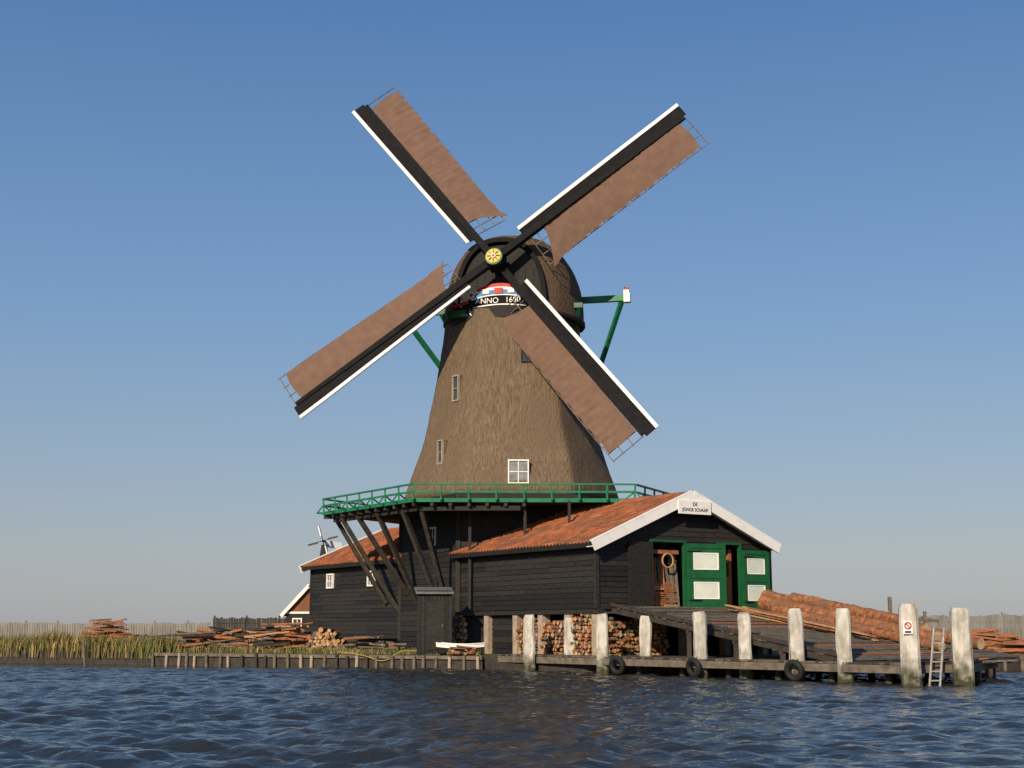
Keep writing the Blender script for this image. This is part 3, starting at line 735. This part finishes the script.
for a,b2 in(((14,54.9),(22,58.4)),((22,58.4),(40,60.9))):
    a=V((*a,0));b2=V((*b2,0)); qb.beam(a+V((0,-.1,.5)),b2+V((0,-.1,.5)),.15,.16,'freshC'); qb.beam(a+V((0,-.12,.15)),b2+V((0,-.12,.15)),.06,.35,'darkwood')
    L=(b2-a).length;t=0
    while t<L: p=a.lerp(b2,t/L); qb.cyl(p+V((0,-.2,-1)),p+V((0,-.2,.62)),.08,.08,'wood',8); t+=.9
qb.obj('quay_edge')
def reeds(name,n,fn,hmin,hmax,ks):
    m=MB(); groups={k:([],[]) for k in ks}
    for i in range(n):
        x,y=fn(); cl=noise.noise(V((x*.45,y*.45,0))); h=random.uniform(hmin,hmax)*(.85+.75*cl)*random.uniform(.75,1.15)
        a=random.uniform(0,math.pi); w_=random.uniform(.010,.026); dx,dy=math.cos(a)*w_,math.sin(a)*w_
        lx,ly=random.gauss(.16,.22)*h,random.gauss(0,.18)*h
        wts=list(ks.values()); c2=noise.noise(V((x*.3+9,y*.5,3)))
        wts=[wts[0]*(1-1.2*c2),wts[1]*(1+1.5*c2),wts[2]]
        k=random.choices(list(ks.keys()),[max(.3,q) for q in wts])[0]; vs,fs=groups[k]; o=len(vs)
        vs+=[(x-dx,y-dy,.3),(x+dx,y+dy,.3),(x+lx*.35+dx,y+ly*.35+dy,.5+h*.6),(x+lx*.35-dx,y+ly*.35-dy,.5+h*.6),(x+lx,y+ly,.5+h)]
        fs+=[(o,o+1,o+2,o+3),(o+3,o+2,o+4)]
    for k,(vs,fs) in groups.items(): m.add(vs,fs,k)
    return m.obj(name)
def rf():
    x=random.uniform(-34,-15.8)
    ysh=66.4+(-16.3-x)*.48
    return x+random.gauss(0,.2),ysh+abs(random.gauss(0,1.0))-.3+random.random()*1.5
reeds('reed_bed',20000,rf,.4,1.05,{'reedA':7,'reedB':4,'reedC':2})
def rf2():
    x=random.uniform(-60,-8); return x,72+(-16-x)*.35*(x<-16)+random.uniform(0,14)
reeds('rough_grass',9000,rf2,.25,.6,{'reedA':5,'reedB':5,'reedC':3})
def rf3():
    t=random.random(); x=-16.3+t*15; y=66.6-(x+16.3)*.53+random.random()**2*2.0; return x,y
reeds('bank_grass',5000,rf3,.12,.45,{'reedA':5,'reedB':3,'reedC':2})
s_=MB(); s_.cyl((-19.3,64.8,-1),(-19.5,64.8,1.15),.07,.06,'wood',8); s_.obj('mooring_stake')
cu=bpy.data.curves.new('hose','CURVE'); cu.dimensions='3D'; cu.bevel_depth=.022; sp=cu.splines.new('BEZIER')
P=[(-7.5,61.35,.7),(-6.3,60.6,.55),(-5.4,60.2,.35),(-4.6,59.9,.75),(-3.9,59.9,.75)]
sp.bezier_points.add(len(P)-1)
for bpnt,p in zip(sp.bezier_points,P): bpnt.co=p; bpnt.handle_left_type=bpnt.handle_right_type='AUTO'
cu.materials.append(M['rope']); oo=bpy.data.objects.new('mooring_rope',cu); sc.collection.objects.link(oo)
# ------------------------------------------------------------------ cottage behind & small windmill
cb=empty('cottage',(-12.3,85,GZ)); m=MB(); cx,cy=-12.0,86
def CP(a,b_,z): return V((cx+a,cy+b_,z))
m.box(CP(0,0,1.6),V((1.35,0,0)),V((0,2,0)),u*1.0,'tar1')
m.add([CP(-1.35,-2,2.6),CP(1.35,-2,2.6),CP(0,-2,4.1)],[(0,1,2)],'tileC'); 
m.hexa([CP(-1.6,-2.2,2.4),CP(0,-2.2,4.15),CP(0,2.2,4.15),CP(-1.6,2.2,2.4),CP(-1.6,-2.2,2.5),CP(0,-2.2,4.3),CP(0,2.2,4.3),CP(-1.6,2.2,2.5)],'tileC')
m.hexa([CP(0,-2.2,4.15),CP(1.6,-2.2,2.4),CP(1.6,2.2,2.4),CP(0,2.2,4.15),CP(0,-2.2,4.3),CP(1.6,-2.2,2.5),CP(1.6,2.2,2.5),CP(0,2.2,4.3)],'tileC')
for s in(-1,1): m.beam(CP(s*1.65,-2.25,2.4),CP(0,-2.25,4.22),.06,.2,'white')
m.box(CP(0,-2.02,2.6),V((1.35,0,0)),V((0,.04,0)),u*.06,'white'); window(m,CP(-.7,-2.0,1.9),(1,0,0),(0,-1,0),.5,.7)
m.obj('walls_and_roof',cb)
sw=empty('small_windmill',(-10.8,82,GZ)); m=MB()
hp=V((-11.0,82,6.6))
m.cyl((-11,82.3,GZ),(-11,82.3,5.6),.14,.1,'wood',8); m.hexa([V((-11.25,82,5.4)),V((-10.75,82,5.4)),V((-10.75,82.9,5.4)),V((-11.25,82.9,5.4)),V((-11.12,82.1,6.5)),V((-10.88,82.1,6.5)),V((-10.88,82.8,6.5)),V((-11.12,82.8,6.5))],'tar2')
m.beam(hp+V((0,.8,.1)),hp+V((0,-.2,.1)),.1,.1,'black'); m.beam(hp+V((0,.8,0)),hp+V((.9,1.4,-.1)),.03,.4,'white')
for k in range(4):
    a=R(15+90*k); d=V((math.cos(a),0,math.sin(a))); tn=V((-d.z,0,d.x)); c=hp+V((0,-.2,.1))
    m.beam(c,c+d*.9,.04,.04,'black'); m.box(c+d*.6+tn*.05,d*.3,V((0,.01,0)),tn*.04,'white' if k%2 else 'wood')
m.obj('body_and_sails',sw)
print('done', len(bpy.data.objects))
